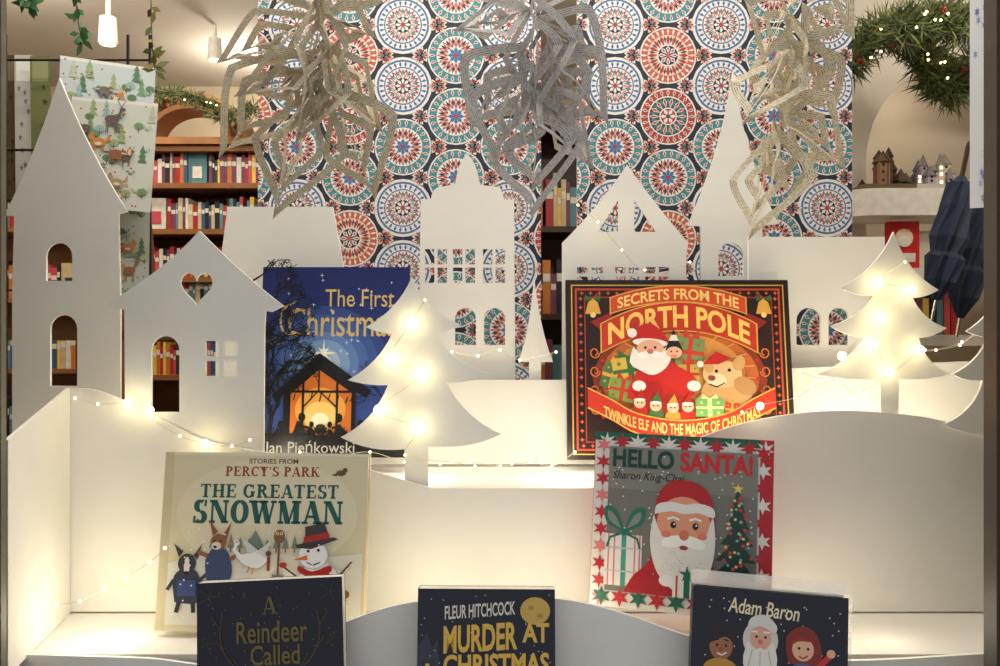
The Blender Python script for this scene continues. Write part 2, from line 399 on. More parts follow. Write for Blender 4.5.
# ======================= BOOK ART ===========================
# --- The First Christmas
A=Art(153,183)
for i in range(16):
    t=i/15; c=(int(20+40*t),int(34+52*t),int(96+64*t)); A.rect(0,i*183/16,153,183,c)
for r,c in ((66,(48,72,140)),(56,(60,88,156)),(46,(76,106,172)),(36,(98,130,188)),(27,(128,160,204)),(17,(176,196,222)),(9,(226,234,240))): A.ell(66,94,r,r*.85,c,30)
GD=(216,188,116);BK=(10,10,14)
A.text('The First',(66,22,138,39),GD,0.002);A.text('Christmas',(28,40,140,68),GD,0.004)
A.line(smooth([(36,34),(24,40),(20,54),(26,66),(38,66)],4),2.2,GD);A.line(smooth([(22,66),(14,70),(12,76),(24,74)],4),1.2,GD)
random.seed(3)
for _ in range(44): A.star(random.uniform(24,150),random.uniform(5,112),random.uniform(1.2,2.8),.5,4,(220,226,246))
A.star(66,84,14,2,4,(252,250,228));A.star(66,84,8,2,4,(255,255,240),math.pi/4)
A.poly([(14,124),(62,84),(116,120),(111,127),(100,121),(100,172),(26,172),(26,122),(17,130)],BK)
A.poly([(32,124),(62,100),(96,122),(96,162),(32,162)],(214,116,36));A.ell(64,138,26,21,(240,170,70),30);A.ell(64,144,17,14,(252,212,120));A.ell(64,148,9,7,(255,246,206))
for x in (32,46,81,97): A.line([(x,112),(x,168)],2.4,BK)
A.line([(28,124),(62,98),(100,122)],3.4,BK);A.line([(32,121),(98,121)],2.2,BK);A.line([(46,136),(62,120),(81,136)],1.6,BK);A.line([(62,98),(62,121)],1.6,BK)
for q in range(11): A.line([(20+q*9,120-abs(4-q)*-1.5),(18+q*9,127+random.uniform(0,6))],1.2,BK)
def fig(x,y,s,d=1):
    A.ell(x+d*2*s,y-15*s,3*s,3.6*s,BK,10);A.poly(smooth([(x-2*s,y-12*s),(x+3*s*d,y-11*s),(x+5*s,y-4*s),(x+6*s,y),(x-6*s,y),(x-4*s,y-6*s),(x-2*s,y-12*s)],3),BK);A.line([(x,y-9*s),(x+8*s*d,y-7*s)],1.8*s,BK)
fig(43,164,1.25);fig(86,164,1.2,-1);fig(54,164,.8);fig(22,169,1.1);A.line([(31,150),(31,170)],1,BK);fig(108,168,1.1,-1);fig(76,165,.85,-1)
A.poly([(58,155),(72,155),(69,161),(61,161)],BK);A.ell(65,154,5,2.2,(60,34,16),10);A.line([(60,158),(57,164)],1.5,BK);A.line([(70,158),(73,164)],1.5,BK)
A.ell(122,156,10,5,BK,12);A.line([(116,158),(115,170)],2,BK);A.line([(128,158),(129,170)],2,BK);A.line([(128,154),(135,146)],3,BK);A.ell(136,145,4,2.4,BK,8)
A.poly(smooth([(0,162),(30,160),(60,163),(100,161),(130,166),(153,162)],4)+[(153,183),(0,183)],BK)
for q in range(60):
    x=random.uniform(0,152);A.line([(x,168),(x+random.uniform(-3,3),random.uniform(154,163))],.9,BK)
def branch(x,y,a,L,w,d):
    x2=x+L*math.sin(a);y2=y-L*math.cos(a)
    if x2<1 or x2>151 or y2<2: return
    A.line([(x,y),((x+x2)/2+random.uniform(-1,1),(y+y2)/2),(x2,y2)],[w,w*.8,w*.6],BK)
    if d>0:
        for k in range(3): branch(x+(x2-x)*random.uniform(.5,1),y+(y2-y)*random.uniform(.5,1),a+random.uniform(-.8,.8),L*.68,w*.6,d-1)
    elif w<2:
        for k in range(3): A.line([(x2,y2),(x2+random.uniform(-4,4),min(181,y2+random.uniform(-4,4)))],.6,BK)
branch(6,165,.05,50,6,5);branch(16,170,.1,36,3.5,4);branch(4,110,.4,34,4,4);branch(3,60,.9,30,3,4);branch(145,165,-.1,34,3,4);branch(4,24,1.0,22,2,3);branch(28,168,.1,26,2.4,3)
A.text('Jan Pieńkowski',(24,167,110,181),(228,225,216),0.006)
book('first_christmas_picture_book',[(257,266),(411,268),(405,463),(263,452)],1.37,A,0.013,(24,36,100),lean0=-0.16)

# --- North pole
A=Art(228,184)
G=(226,172,74);R=(200,56,34);DB=(34,22,20)
A.rect(0,0,228,184,DB);A.rect(5,5,223,179,G);A.rect(6.2,6.2,221.8,177.8,DB)
A.rect(9,9,219,175,(206,74,40));A.rect(11,11,217,173,(30,20,20))
for x in list(range(16,216,9)):
    A.star(x,14,2.4,1,4,(220,100,50));A.star(x,170,2.4,1,4,(220,100,50))
for y in range(20,168,9): A.star(14.5,y,2.4,1,4,(220,100,50));A.star(213.5,y,2.4,1,4,(220,100,50))
A.rect(18,18,210,167,(170,60,36));A.rect(19.2,19.2,208.8,165.8,(44,24,20))
A.ell(114,104,88,60,(140,58,32),30);A.ell(114,102,80,52,(206,108,50),30);A.ell(114,98,66,42,(232,158,74),30)
for k in range(24): A.line([(114+40*math.cos(k*.262),98+26*math.sin(k*.262)),(114+78*math.cos(k*.262),102+50*math.sin(k*.262))],1,(236,176,92))
A.poly([(24,44),(46,34),(50,60),(36,72),(38,56)],(150,36,26));A.poly([(204,44),(182,34),(178,60),(192,72),(190,56)],(150,36,26))
band=lambda y0,y1,k,x0,x1:[(x,y0+k*(x-114)**2) for x in np.linspace(x0,x1,24)]+[(x,y1+k*(x-114)**2) for x in np.linspace(x1,x0,24)]
A.poly(band(23,54,.0036,34,194),G);A.poly(band(24.3,52.7,.0036,35.5,192.5),R)
A.poly(band(6,24,.0026,44,184),G);A.poly(band(7.2,22.8,.0026,45.3,182.7),(212,76,40))
wp=lambda k,xc=114:(lambda x,y:(x,y+k*(x-xc)**2))
A.text('SECRETS FROM THE',(52,9.5,176,21),(252,216,124),0.022,warp=wp(.0026))
A.text('NORTH POLE',(42,27,186,50),(255,210,104),0.03,warp=wp(.0036))
for sx,x in ((1,27),(-1,201)):
    A.poly([(x-8,36),(x-5,24),(x,20),(x+5,24),(x+8,36)],G);A.ell(x,37,3,3,(250,215,130),8);A.line([(x,20),(x+6*sx,14)],1.5,R);A.poly([(x,20),(x-8,16),(x-7,23)],(60,110,60));A.poly([(x,20),(x+8,16),(x+7,23)],(60,110,60))
for x0 in (26,202):
    s=1 if x0<100 else -1
    for q in range(4):
        cx=x0+s*2;cy=76+q*19; A.line([(cx+s*(6-r*.3)*math.cos(r*.7)*.9,cy+(6-r*.3)*math.sin(r*.7)) for r in range(12)],1.5,(216,110,50)); A.ell(cx+s*8,cy+8,2.2,2.2,(200,40,30),8)
def gift(x,y,w,h,c,rc,ang=0):
    ca,sa=math.cos(ang),math.sin(ang); f=lambda a,b:(x+a*ca-b*sa,y+a*sa+b*ca)
    A.poly([f(-w/2,-h/2),f(w/2,-h/2),f(w/2,h/2),f(-w/2,h/2)],c);A.poly([f(-w*.08,-h/2),f(w*.08,-h/2),f(w*.08,h/2),f(-w*.08,h/2)],rc);A.poly([f(-w/2,-h*.07),f(w/2,-h*.07),f(w/2,h*.07),f(-w/2,h*.07)],rc)
    for qx in (-.3,.3): A.star(*f(w*qx,h*.28),w*.08,w*.03,5,rc); A.star(*f(w*qx,-h*.28),w*.08,w*.03,5,rc)
    A.poly([f(0,-h/2),f(-w*.25,-h*.8),f(-w*.3,-h*.5)],rc);A.poly([f(0,-h/2),f(w*.25,-h*.8),f(w*.3,-h*.5)],rc)
gift(46,100,22,26,(80,120,64),G,.3)
gift(64,94,36,28,(216,186,80),(60,110,60),-.15);gift(55,114,26,22,(130,160,76),(200,60,40),.2)
gift(124,76,28,30,(120,150,90),(216,66,44),.12);gift(122,98,22,20,(200,170,86),R,0)
A.poly(smooth([(72,92),(92,80),(112,90),(128,118),(96,126),(60,122),(72,92)],3),(200,38,30));A.ell(110,102,22,11,(208,44,34),16,20);A.ell(80,114,16,9,(180,30,28))
A.ell(100,128,28,10,(176,36,28));A.ell(72,110,7,5.5,(245,240,230),12);A.ell(127,110,7,5.5,(245,240,230),12)
A.poly(smooth([(66,68),(70,52),(84,46),(98,56),(102,68),(84,72),(66,68)],3),(200,38,30));A.ell(66,56,5,5,(246,240,232),10);A.ell(84,66,18,4.4,(246,240,232),16,4)
A.ell(84,73,14,10,(236,182,150));A.poly(smooth([(67,70),(63,86),(73,94),(86,99),(99,92),(105,80),(101,70),(92,79),(84,77),(76,79),(67,70)],3),(245,240,232))
A.ell(78,78,8,3.2,(255,250,245),12,-12);A.ell(90,78,8,3.2,(255,250,245),12,12);A.ell(84,75,3.4,2.8,(216,120,96),10);A.dots([(79,71),(89,71)],1.4,BK,8)
A.poly([(99,74),(108,52),(117,74)],(30,28,30));A.poly([(103,64),(105.6,58),(110.4,58),(113,64)],(240,235,225));A.ell(108,76,8,6,(238,188,152));A.dots([(105,75),(111,75)],1,BK);A.line([(105,79),(108,80.4),(111,79)],.8,R)
A.ell(160,116,26,16,(212,166,108));A.ell(156,98,20,14,(228,190,136));A.ell(142,90,5.5,7,(212,166,108),12,-20);A.ell(173,87,6,8,(212,166,108),12,25);A.ell(150,104,10,6.5,(248,220,184))
A.ell(145,102,4,3,(150,70,60),10);A.dots([(150,95),(163,94)],1.8,BK,8);A.line([(142,108),(150,111),(158,107)],1.2,BK);A.ell(178,110,12,9,(196,146,94),12,30);A.poly([(136,88),(150,75),(166,82),(152,88)],(196,38,30));A.ell(134,88,3.5,3.5,(250,240,230),8);A.line([(140,116),(132,124)],5,(212,166,108));A.line([(170,128),(174,136)],6,(196,146,94))
for x,y,c in ((72,128,(190,44,32)),(88,131,(76,120,64)),(105,133,(206,160,64)),(120,132,(190,44,32))):
    A.ell(x,y+8,8,7,c,12);A.ell(x,y-1,6,5.6,(242,196,160),12);A.poly([(x-6,y-4),(x+2,y-15),(x+6,y-4)],c);A.dots([(x-2,y-1),(x+2,y-1)],.9,BK);A.ell(x,y-4,6,1.6,(245,240,230),10)
gift(142,132,28,18,(120,180,96),(210,236,160),0);gift(164,134,14,14,(206,66,44),G,.1)
o=smooth([(20,112),(44,124),(70,138),(114,145),(158,138),(184,124),(208,112)],4);o2=[(x,y+20) for x,y in o][::-1];A.poly(o+o2,R)
A.line(o,1.5,G);A.line(o2,1.5,G)
A.text('TWINKLE ELF AND THE MAGIC OF CHRISTMAS',(36,144,192,155),(250,214,120),0.02,warp=lambda x,y:(x,y+4-.0030*(x-114)**2))
for x in range(40,195,14): A.star(x,161,4,1.6,6,G)
book('north_pole_picture_book',[(568,280),(787,280),(797,459),(566,461)],1.39,A,0.014,(30,20,18),lean0=-0.14)

# --- Greatest snowman
random.seed(11)
A=Art(203,178)
A.rect(0,0,203,178,(226,214,176));A.rect(0,0,203,3,(236,228,200))
A.rect(0,0,9,178,(214,200,160));A.ell(104,62,90,56,(232,222,188),30)
A.text('STORIES FROM',(84,6,133,11),(120,60,40),.02)
A.serif("PERCY'S PARK",(61,14,155,24),(160,50,34),k=.22,n=.09)
TG=(22,92,84)
A.serif('THE GREATEST',(37,32,174,46),TG,k=.24,n=.10);A.serif('SNOWMAN',(31,48,179,72),TG,k=.28,n=.11)
for x,y in ((176,20),): 
    A.ell(x,y,5,3,(110,80,50),10);A.ell(x+4,y-3,2.6,2.6,(110,80,50),8);A.poly([(x-4,y),(x-10,y+2),(x-4,y+3)],(90,60,40))
A.poly(smooth([(9,112),(40,104),(90,100),(150,104),(200,100)],4)+[(200,172),(9,172)],(236,230,212))
for x in range(52,160,9):
    hh=random.uniform(8,15); A.poly([(x-3.5,96),(x,96-hh),(x+3.5,96)],(130,140,128));A.line([(x,96),(x,100)],1.2,(100,90,70))
A.poly([(84,96),(94,78),(104,96)],(120,134,120))
A.poly(smooth([(18,150),(15,128),(22,118),(36,118),(42,130),(40,150),(18,150)],3),(52,58,70));A.ell(28,112,9,10,(56,54,58),14);A.ell(28,114,3,9,(236,230,220),10)
A.poly([(20,106),(14,92),(24,100)],(60,50,46));A.poly([(34,104),(42,92),(38,108)],(60,50,46));A.dots([(25,111),(31,111)],1.1,BK);A.ell(28,121,2.4,1.8,BK,8)
A.line([(22,150),(20,160)],4,(40,44,60));A.line([(36,150),(37,160)],4,(40,44,60));A.line([(40,130),(48,122)],3.4,(52,58,70));A.line([(16,128),(10,138)],3.4,(52,58,70))
A.poly([(20,128),(38,128),(38,144),(20,144)],(60,80,130))
A.poly(smooth([(48,128),(46,108),(54,96),(66,98),(72,112),(70,128),(48,128)],3),(60,74,112));A.ell(58,90,8,8,(150,92,60),14);A.ell(56,94,5,4,(234,220,200),10)
A.poly([(52,84),(48,68),(57,80)],(140,84,56));A.poly([(62,83),(70,70),(66,88)],(140,84,56));A.dots([(54,89),(60,89)],1.1,BK);A.ell(55,95,1.8,1.4,BK,8)
A.line([(48,104),(38,100)],4,(150,92,60));A.line([(70,108),(80,100)],4,(150,92,60));A.line([(52,128),(50,138)],5,(60,74,112));A.line([(66,128),(68,138)],5,(60,74,112));A.ell(49,139,5,2,(70,50,40),8);A.ell(69,139,5,2,(70,50,40),8)
A.line(smooth([(76,104),(84,112),(98,116),(108,106),(102,98),(90,100),(76,104)],3),1.2,(150,150,150))
A.poly(smooth([(76,104),(84,112),(98,116),(108,106),(102,98),(90,100),(76,104)],3),(250,249,245));A.poly([(88,102),(80,84),(98,98)],(214,214,212));A.poly([(96,100),(110,88),(106,106)],(222,222,218))
A.line([(80,104),(74,98),(76,92)],[5,3.4,3],(250,249,245));A.ell(76,91,3.2,2.8,(250,249,245),10);A.poly([(74,90),(67,92),(74,93)],(228,130,50));A.dots([(76,90)],.8,BK)
A.line([(94,115),(93,121)],1.2,(228,130,50));A.line([(90,114),(88,120)],1.2,(228,130,50))
A.line([(118,88),(118,128)],2,(120,80,44));A.poly([(112,122),(124,122),(123,136),(118,140),(113,136)],(110,120,130));A.ell(118,84,5.5,7,(134,92,56),12);A.dots([(116,81),(120,81)],1.7,(240,220,150),8);A.dots([(116,81),(120,81)],.8,BK)
A.rect(107,104,110,118,(150,60,50));A.ell(108,101,3,3,(90,80,70),8)
A.ell(158,128,21,20,(180,186,200),22);A.ell(158,128,20,19,(240,240,242),22);A.ell(163,134,14,12,(214,218,228),18);A.ell(156,128,16,15,(246,246,246),18)
A.ell(152,102,15,14,(190,196,208),20);A.ell(152,102,14,13,(244,244,246),20)
A.poly([(136,95),(134,92),(172,84),(176,86),(150,96)],(60,52,50));A.poly([(144,92),(143,74),(162,70),(168,86)],(66,56,54));A.poly([(143,90),(142,84),(166,79),(168,85)],(176,40,34))
A.poly([(146,102),(132,107),(147,107)],(232,120,40));A.dots([(147,98),(157,97)],1.5,BK,8);A.line([(146,109),(152,112),(159,109)],1,BK)
A.poly(smooth([(138,112),(152,118),(168,112),(170,118),(152,124),(138,118),(138,112)],3),(182,40,36));A.poly([(164,116),(176,126),(174,140),(166,138),(164,124)],(182,40,36))
A.line([(138,124),(124,114)],1.8,(100,70,44));A.line([(178,122),(190,108)],1.8,(100,70,44));A.ell(123,112,4,3,(180,60,40),8)
A.dots([(154,128),(154,136)],1.6,BK)
A.ell(178,146,8,6,(150,86,50),12);A.ell(184,140,5,4.5,(150,86,50),10);A.poly([(180,138),(181,131),(184,137)],(140,76,44))
A.text('TWO BOOKS IN ONE',(84,160,130,164),(90,80,60),.01)
A.dots([(random.uniform(10,195),random.uniform(76,165)) for _ in range(60)],.9,(252,250,244),6)
book('snowman_picture_book',[(169,454),(368,452),(364,634),(152,630)],1.115,A,0.018,(220,206,166),lean0=-0.12)

# --- Hello Santa
A=Art(180,185,rough=0.25)
A.rect(0,0,180,185,(222,216,208))
RR=(186,30,40);GR=(14,96,72)
A.rect(0,0,180,9,GR);A.rect(167,0,180,185,RR)
random.seed(5)
for i,x in enumerate(range(12,175,16)): A.star(x,10,10,4,7,RR if i%2 else (226,222,214))
for i,y in enumerate(range(14,180,18)): A.star(9,y,9,3.6,6,RR if i%3 else (220,120,120));A.star(170,y,9,4,6,(226,220,214) if i%2 else RR)
A.rect(15,15,165,168,(126,126,116));A.rect(15,60,165,168,(112,112,104))
for i,x in enumerate(range(12,178,19)): A.star(x,174,10.5,4.5,6,GR if i%2==0 else RR)
A.dots([(random.uniform(18,162),random.uniform(18,165)) for _ in range(170)],.9,(228,228,222),6)
A.text('HELLO',(19,17,82,37),(12,58,50),0.035);A.text('SANTA!',(88,17,160,38),(206,30,36),0.035)
A.text('Sharon King-Chai',(18,41,90,52),(26,26,26),0.0,shear=.3)
A.rect(14,108,52,162,(228,220,214))
for x in (17,23,44,49): A.rect(x,108,x+1.6,162,(214,120,130))
A.rect(31,108,36,162,(70,150,130))
for y in (122,146): A.rect(14,y,52,y+1.5,(190,190,186))
for sx in (-1,1):
    A.poly(smooth([(33,106),(33+8*sx,84),(33+20*sx,80),(33+18*sx,96),(33,106)],5),(24,110,84));A.poly(smooth([(33+3*sx,102),(33+10*sx,88),(33+17*sx,84),(33+15*sx,94),(33+3*sx,102)],4),(130,132,124))
    A.line([(33,106),(33+14*sx,112),(33+17*sx,122)],2.4,(24,110,84))
A.ell(33,106,3.4,3.4,(24,110,84),10)
for k in range(5):
    y=62+k*17;w=7+k*4.6; A.poly([(146,y-10),(146+min(w,19),y+14),(146-w,y+14)],(20,70-k*4,48))
A.rect(143,144,149,158,(90,50,34));A.star(146,52,6,2.4,5,(230,200,110))
A.dots([(146+random.uniform(-1,1)*(4+k*.17),62+k*.8) for k in range(0,92,5)],1.9,(200,60,60),8);A.dots([(146+random.uniform(-1,1)*(4+k*.17),62+k*.8) for k in range(3,92,6)],1.5,(226,206,120),8);A.dots([(146+random.uniform(-1,1)*(3+k*.17),62+k*.8) for k in range(6,90,8)],1.5,(120,180,200),8)
A.poly(smooth([(34,168),(44,150),(60,132),(64,96),(66,66),(78,50),(94,47),(112,53),(122,70),(124,100),(122,132),(132,148),(140,168)],4),(178,22,30))
A.ell(93,94,27,30,(222,152,118),26)
A.poly(smooth([(64,84),(66,74),(80,70),(94,72),(108,70),(122,74),(123,84),(108,80),(94,82),(80,80),(64,84)],3),(228,226,222))
A.poly(smooth([(63,84),(60,112),(66,140),(80,158),(94,163),(108,158),(120,140),(125,112),(122,84),(116,102),(106,108),(94,110),(82,108),(70,102),(63,84)],4),(226,222,216))
A.ell(84,111,13,6,(244,242,236),16,-14);A.ell(103,111,13,6,(244,242,236),16,14);A.ell(94,117,4.5,2.4,(150,50,46),10)
A.ell(94,104,5,5.5,(206,112,90),12);A.ell(76,104,5,3.6,(226,120,100),10);A.ell(112,104,5,3.6,(226,120,100),10)
A.ell(83,94,3,3.6,(30,26,26),10);A.ell(105,94,3,3.6,(30,26,26),10);A.dots([(84,93),(106,93)],1,(255,255,255),6)
A.line([(77,88),(83,86),(89,88)],2.4,(240,238,232));A.line([(99,88),(105,86),(111,88)],2.4,(240,238,232))
A.dots([(random.gauss(94,12),random.gauss(136,9)) for _ in range(70)],.7,(190,190,190),5)
A.poly([(34,168),(52,142),(80,158),(82,168)],(168,20,28));A.ell(78,152,8,6,(236,232,226),12)
A.rect(84,146,112,168,(226,226,220));A.rect(95,146,101,168,GR);A.star(98,144,9,3,5,GR)
for x in (87,106): A.rect(x,146,x+2,168,(200,50,60))
A.ell(112,160,7,6,(236,232,226),12)
book('hello_santa_picture_book',[(596,432),(771,440),(774,628),(590,600)],1.115,A,0.012,(190,30,40),lean0=-0.12)

# --- Reindeer
A=Art(148,222,0.35)
A.rect(0,0,148,222,(14,16,36))
for (x,y,r) in ((12,14,12),(136,14,12),(10,60,9),(138,60,9)):
    for q in range(5): A.line([(x,y),(x+r*math.cos(q*1.256),y+r*math.sin(q*1.256))],.7,(60,54,40))
A.dots([(random.uniform(5,143),random.uniform(5,90)) for _ in range(50)],.8,(100,90,66),5)
for sx in (-1,1):
    pts=smooth([(74,104),(74+34*sx,86),(74+50*sx,60),(74+48*sx,30)],5);A.line(pts,1.6,(70,52,26))
    for q in (4,8,12): A.line([pts[q],(pts[q][0]+9*sx,pts[q][1]-14)],1.2,(70,52,26))
GO=(108,94,42)
A.serif('A',(66,16,82,34),GO);A.text('Reindeer',(40,40,112,62),GO,.012);A.text('Called',(54,64,104,84),GO,.012)
A.text('Holly',(50,90,104,120),GO,.012)
book('reindeer_paperback',[(197,586),(343,574),(346,806),(198,812)],0.98,A,0.02,(20,22,40),hard=False,lean0=-0.12,pages=(214,212,200))

# --- Murder
A=Art(138,215,0.35)
A.rect(0,0,138,215,(24,26,44));A.ell(118,22,15,14,(206,170,84),24);A.ell(114,19,3,2.4,(180,140,64),8);A.ell(123,27,3.4,2.6,(180,140,64),8)
A.text('FLEUR HITCHCOCK',(27,15,98,29),(222,216,200),.02,warp=lambda x,y:(x,y-(x-60)*.08))
YE=(226,182,74)
A.text('MURDER',(26,36,100,64),YE,.03,warp=lambda x,y:(x,y-(x-60)*.07));A.text('AT',(105,34,132,54),YE,.03)
A.text('CHRISTMAS',(26,66,132,88),YE,.03,warp=lambda x,y:(x,y-(x-60)*.03))
A.poly([(0,60),(10,44),(14,60),(20,52),(22,80),(0,80)],(52,54,72));A.dots([(random.uniform(3,135),random.uniform(3,90)) for _ in range(50)],.7,(190,186,176),5)
for x in (4,): A.rect(x,72,x+14,110,(40,42,60));A.rect(x+4,76,x+8,84,YE)
book('murder_mystery_paperback',[(418,588),(555,590),(556,806),(416,804)],0.98,A,0.022,(24,26,44),hard=False,lean0=-0.12)

# --- Adam Baron
A=Art(158,230,0.15)
A.rect(0,0,158,230,(24,26,42))
A.text('Adam Baron',(36,10,108,26),(236,222,182),.012,shear=.15,warp=lambda x,y:(x,y+(x-70)*.06))
A.dots([(random.uniform(3,155),random.uniform(8,90)) for _ in range(50)],.9,(206,200,186),5)
A.ell(30,60,12,14,(160,104,70),18);A.poly(smooth([(18,58),(18,44),(28,36),(42,42),(44,56),(34,50),(18,58)],3),(36,26,26));A.dots([(26,59),(35,59)],1.5,BK,8);A.line([(23,54),(28,53)],1.2,BK);A.line([(33,53),(38,54)],1.2,BK);A.line([(26,67),(31,69),(36,66)],1.5,(240,230,220));A.ell(30,84,18,12,(190,140,50),16);A.ell(30,63,1.8,1.6,(140,84,60),8)
A.ell(70,50,18,20,(214,208,198),20);A.ell(70,48,11,12,(224,168,138),16);A.poly(smooth([(57,52),(53,76),(70,90),(87,76),(83,52),(76,60),(70,58),(64,60),(57,52)],3),(232,228,218));A.dots([(66,47),(75,47)],1.4,BK,8);A.ell(70,52,2.6,2.6,(204,120,100),8);A.line([(61,42),(67,42)],2,(240,236,228));A.line([(73,42),(79,42)],2,(240,236,228));A.poly(smooth([(56,40),(60,28),(74,24),(86,34),(84,42),(70,36),(56,40)],3),(222,216,208))
A.line([(62,60),(58,78)],.8,(190,184,174));A.line([(70,62),(70,86)],.8,(190,184,174));A.line([(78,60),(82,78)],.8,(190,184,174))
A.poly([(44,92),(58,82),(84,82),(98,94),(98,102),(44,102)],(150,36,36))
A.poly(smooth([(98,70),(96,44),(112,32),(128,42),(130,74),(98,70)],3),(130,40,34));A.ell(113,56,11,12,(230,176,144),16);A.poly(smooth([(100,54),(108,42),(128,50),(122,48),(108,48),(100,54)],2),(150,46,38));A.dots([(109,55),(118,55)],1.5,BK,8);A.line([(109,63),(113,65),(118,62)],1.5,(150,40,50));A.ell(113,82,16,12,(60,96,140),16);A.line([(124,78),(140,60)],6,(196,48,44));A.ell(141,58,4.5,4.5,(230,176,144),10)
A.rect(0,96,158,230,(40,44,70))
bo,bw,bh=book('adam_baron_hardback',[(692,582),(848,602),(846,830),(688,812)],0.972,A,0.024,(24,26,42),lean0=-0.12)
mb=MB()
pm=bpy.data.materials.new('clear_plastic');pm.use_nodes=True;b=pm.node_tree.nodes['Principled BSDF'];b.inputs['Base Color'].default_value=(.9,.9,.88,1);b.inputs['Roughness'].default_value=.12;b.inputs['Alpha'].default_value=.35
n=pm.node_tree.nodes.new('ShaderNodeTexNoise');n.inputs['Scale'].default_value=30;bp=pm.node_tree.nodes.new('ShaderNodeBump');bp.inputs['Strength'].default_value=.6;bp.inputs['Distance'].default_value=.004
pm.node_tree.links.new(n.outputs['Fac'],bp.inputs['Height']);pm.node_tree.links.new(bp.outputs['Normal'],b.inputs['Normal'])
hp=bh/2+0.016
mb.mesh([(-bw/2-.002,.026,hp),(bw/2+.003,.026,hp-.003),(bw/2+.003,-.001,bh/2+.001),(-bw/2-.002,-.001,bh/2+.002),(-bw/2-.002,.026,bh/2),(bw/2+.003,.026,bh/2)],[(0,1,2,3),(0,1,5,4)],pm)
mb.mesh([(bw/2+.003,-.003,bh/2),(bw/2+.003,.026,hp-.003),(bw/2+.003,.026,-bh/2),(bw/2+.003,-.003,-bh/2)],[(0,1,2,3)],pm)
s=mb.build('plastic_sleeve',Matrix.Identity(4)); s.parent=bo

# ======================= HANGING PAPER ORNAMENTS ====================
def paper_mat(c,name):
    m=bpy.data.materials.new(name);m.use_nodes=True;nt=m.node_tree;b=nt.nodes['Principled BSDF'];b.inputs['Roughness'].default_value=.95;b.inputs['Specular IOR Level'].default_value=.1
    uv=nt.nodes.new('ShaderNodeUVMap');sp=nt.nodes.new('ShaderNodeSeparateXYZ');nt.links.new(uv.outputs[0],sp.inputs[0])
    def mth(op,a,b_=None):
        n=nt.nodes.new('ShaderNodeMath');n.operation=op
        for i,x in enumerate((a,b_)):
            if x is None: continue
            if isinstance(x,(int,float)): n.inputs[i].default_value=x
            else: nt.links.new(x,n.inputs[i])
        return n.outputs[0]
    ln=mth('MULTIPLY',sp.outputs[1],260.0);fr=mth('FRACT',ln);fl=mth('FLOOR',ln)
    on=mth('MULTIPLY',mth('GREATER_THAN',fr,.3),mth('LESS_THAN',fr,.62))
    cb=nt.nodes.new('ShaderNodeCombineXYZ');nt.links.new(mth('MULTIPLY',sp.outputs[0],360.0),cb.inputs[0]);nt.links.new(mth('MULTIPLY',fl,17.3),cb.inputs[1])
    ns=nt.nodes.new('ShaderNodeTexNoise');ns.inputs['Scale'].default_value=1.0;ns.inputs['Detail'].default_value=1;nt.links.new(cb.outputs[0],ns.inputs['Vector'])
    fac=mth('MULTIPLY',on,mth('GREATER_THAN',ns.outputs['Fac'],.48))
    mx=nt.nodes.new('ShaderNodeMix');mx.data_type='RGBA';mx.inputs[6].default_value=lin(c);mx.inputs[7].default_value=lin(tuple(int(x*.66) for x in c))
    nt.links.new(fac,mx.inputs[0]);nt.links.new(mx.outputs[2],b.inputs['Base Color'])
    tr=nt.nodes.new('ShaderNodeBsdfTranslucent');nt.links.new(mx.outputs[2],tr.inputs['Color'])
    ms=nt.nodes.new('ShaderNodeMixShader');ms.inputs[0].default_value=.15
    nt.links.new(b.outputs[0],ms.inputs[1]);nt.links.new(tr.outputs[0],ms.inputs[2]);nt.links.new(ms.outputs[0],nt.nodes['Material Output'].inputs['Surface'])
    return m
def petal(mb,a,b,nrm,m,rnd,lat,w=0.022):
    """paper-snowflake arm: nested pointed strips cut from a page; alternate strips are bowed forward and back and
    meet in sharp points at both ends of the arm"""
    d=(b-a);L=d.length;u=d/L;side=u.cross(nrm).normalized();nn=side.cross(u).normalized();C=(a+b)/2
    k=0;D=L/2;ph=rnd.uniform(0,3)
    while D>w*.55 and k<4:
        Di=max(D-w*.70,.0004);sg=1 if k%2==0 else -1
        tilt=rnd.uniform(-.1,.1);dep=rnd.uniform(.55,.85)
        for ss in (1,-1):
            for sx in (1,-1):
                N=8;prev=None
                for i in range(N+1):
                    t=i/N;row=[]
                    for DD,ex in ((D,1.0),(Di,1.0)):
                        x=sx*DD*(1-t)
                        s=ss*DD*lat*(t**1.05)
                        z=sg*DD*dep*math.sin(math.pi/2*t)**1.3
                        row.append((C+u*x+side*(s+tilt*z)+nn*z,((DD*(1-t)*sx*-ss)*1.1+k+ph,DD)))
                    if prev:
                        mb.face([prev[0][0],row[0][0],row[1][0],prev[1][0]],m,[p[1] for p in (prev[0],row[0],row[1],prev[1])])
                    prev=row
        D=Di-w*.10;k+=1
def hanging(name,pet,Y,c,seed,top):
    rnd=random.Random(seed);m=paper_mat(c,'book_page_'+str(seed));mb=MB()
    for (x0,y0,x1,y1) in pet:
        a=P(x0,y0,Y)+Vector((0,rnd.uniform(-.01,.01),0));b=P(x1,y1,Y)+Vector((0,rnd.uniform(-.05,.03),0))
        ny=Vector((rnd.uniform(-.9,.9),-1,rnd.uniform(-.6,.6))).normalized()
        petal(mb,a,b,ny,m,rnd,rnd.uniform(.36,.52))
    tp=P(top[0],top[1],Y);mb.tube([tp,Vector((tp.x,tp.y,2.84))],0.0006,M((200,200,195),.6))
    return mb.build(name)
PL=[(322,25,262,-80),(322,25,385,-70),(322,15,218,66),(322,15,380,46),(322,45,214,156),(318,40,382,132),(318,70,274,220),(326,80,374,200),(318,-10,318,130),(322,60,244,106),(340,40,300,150)]
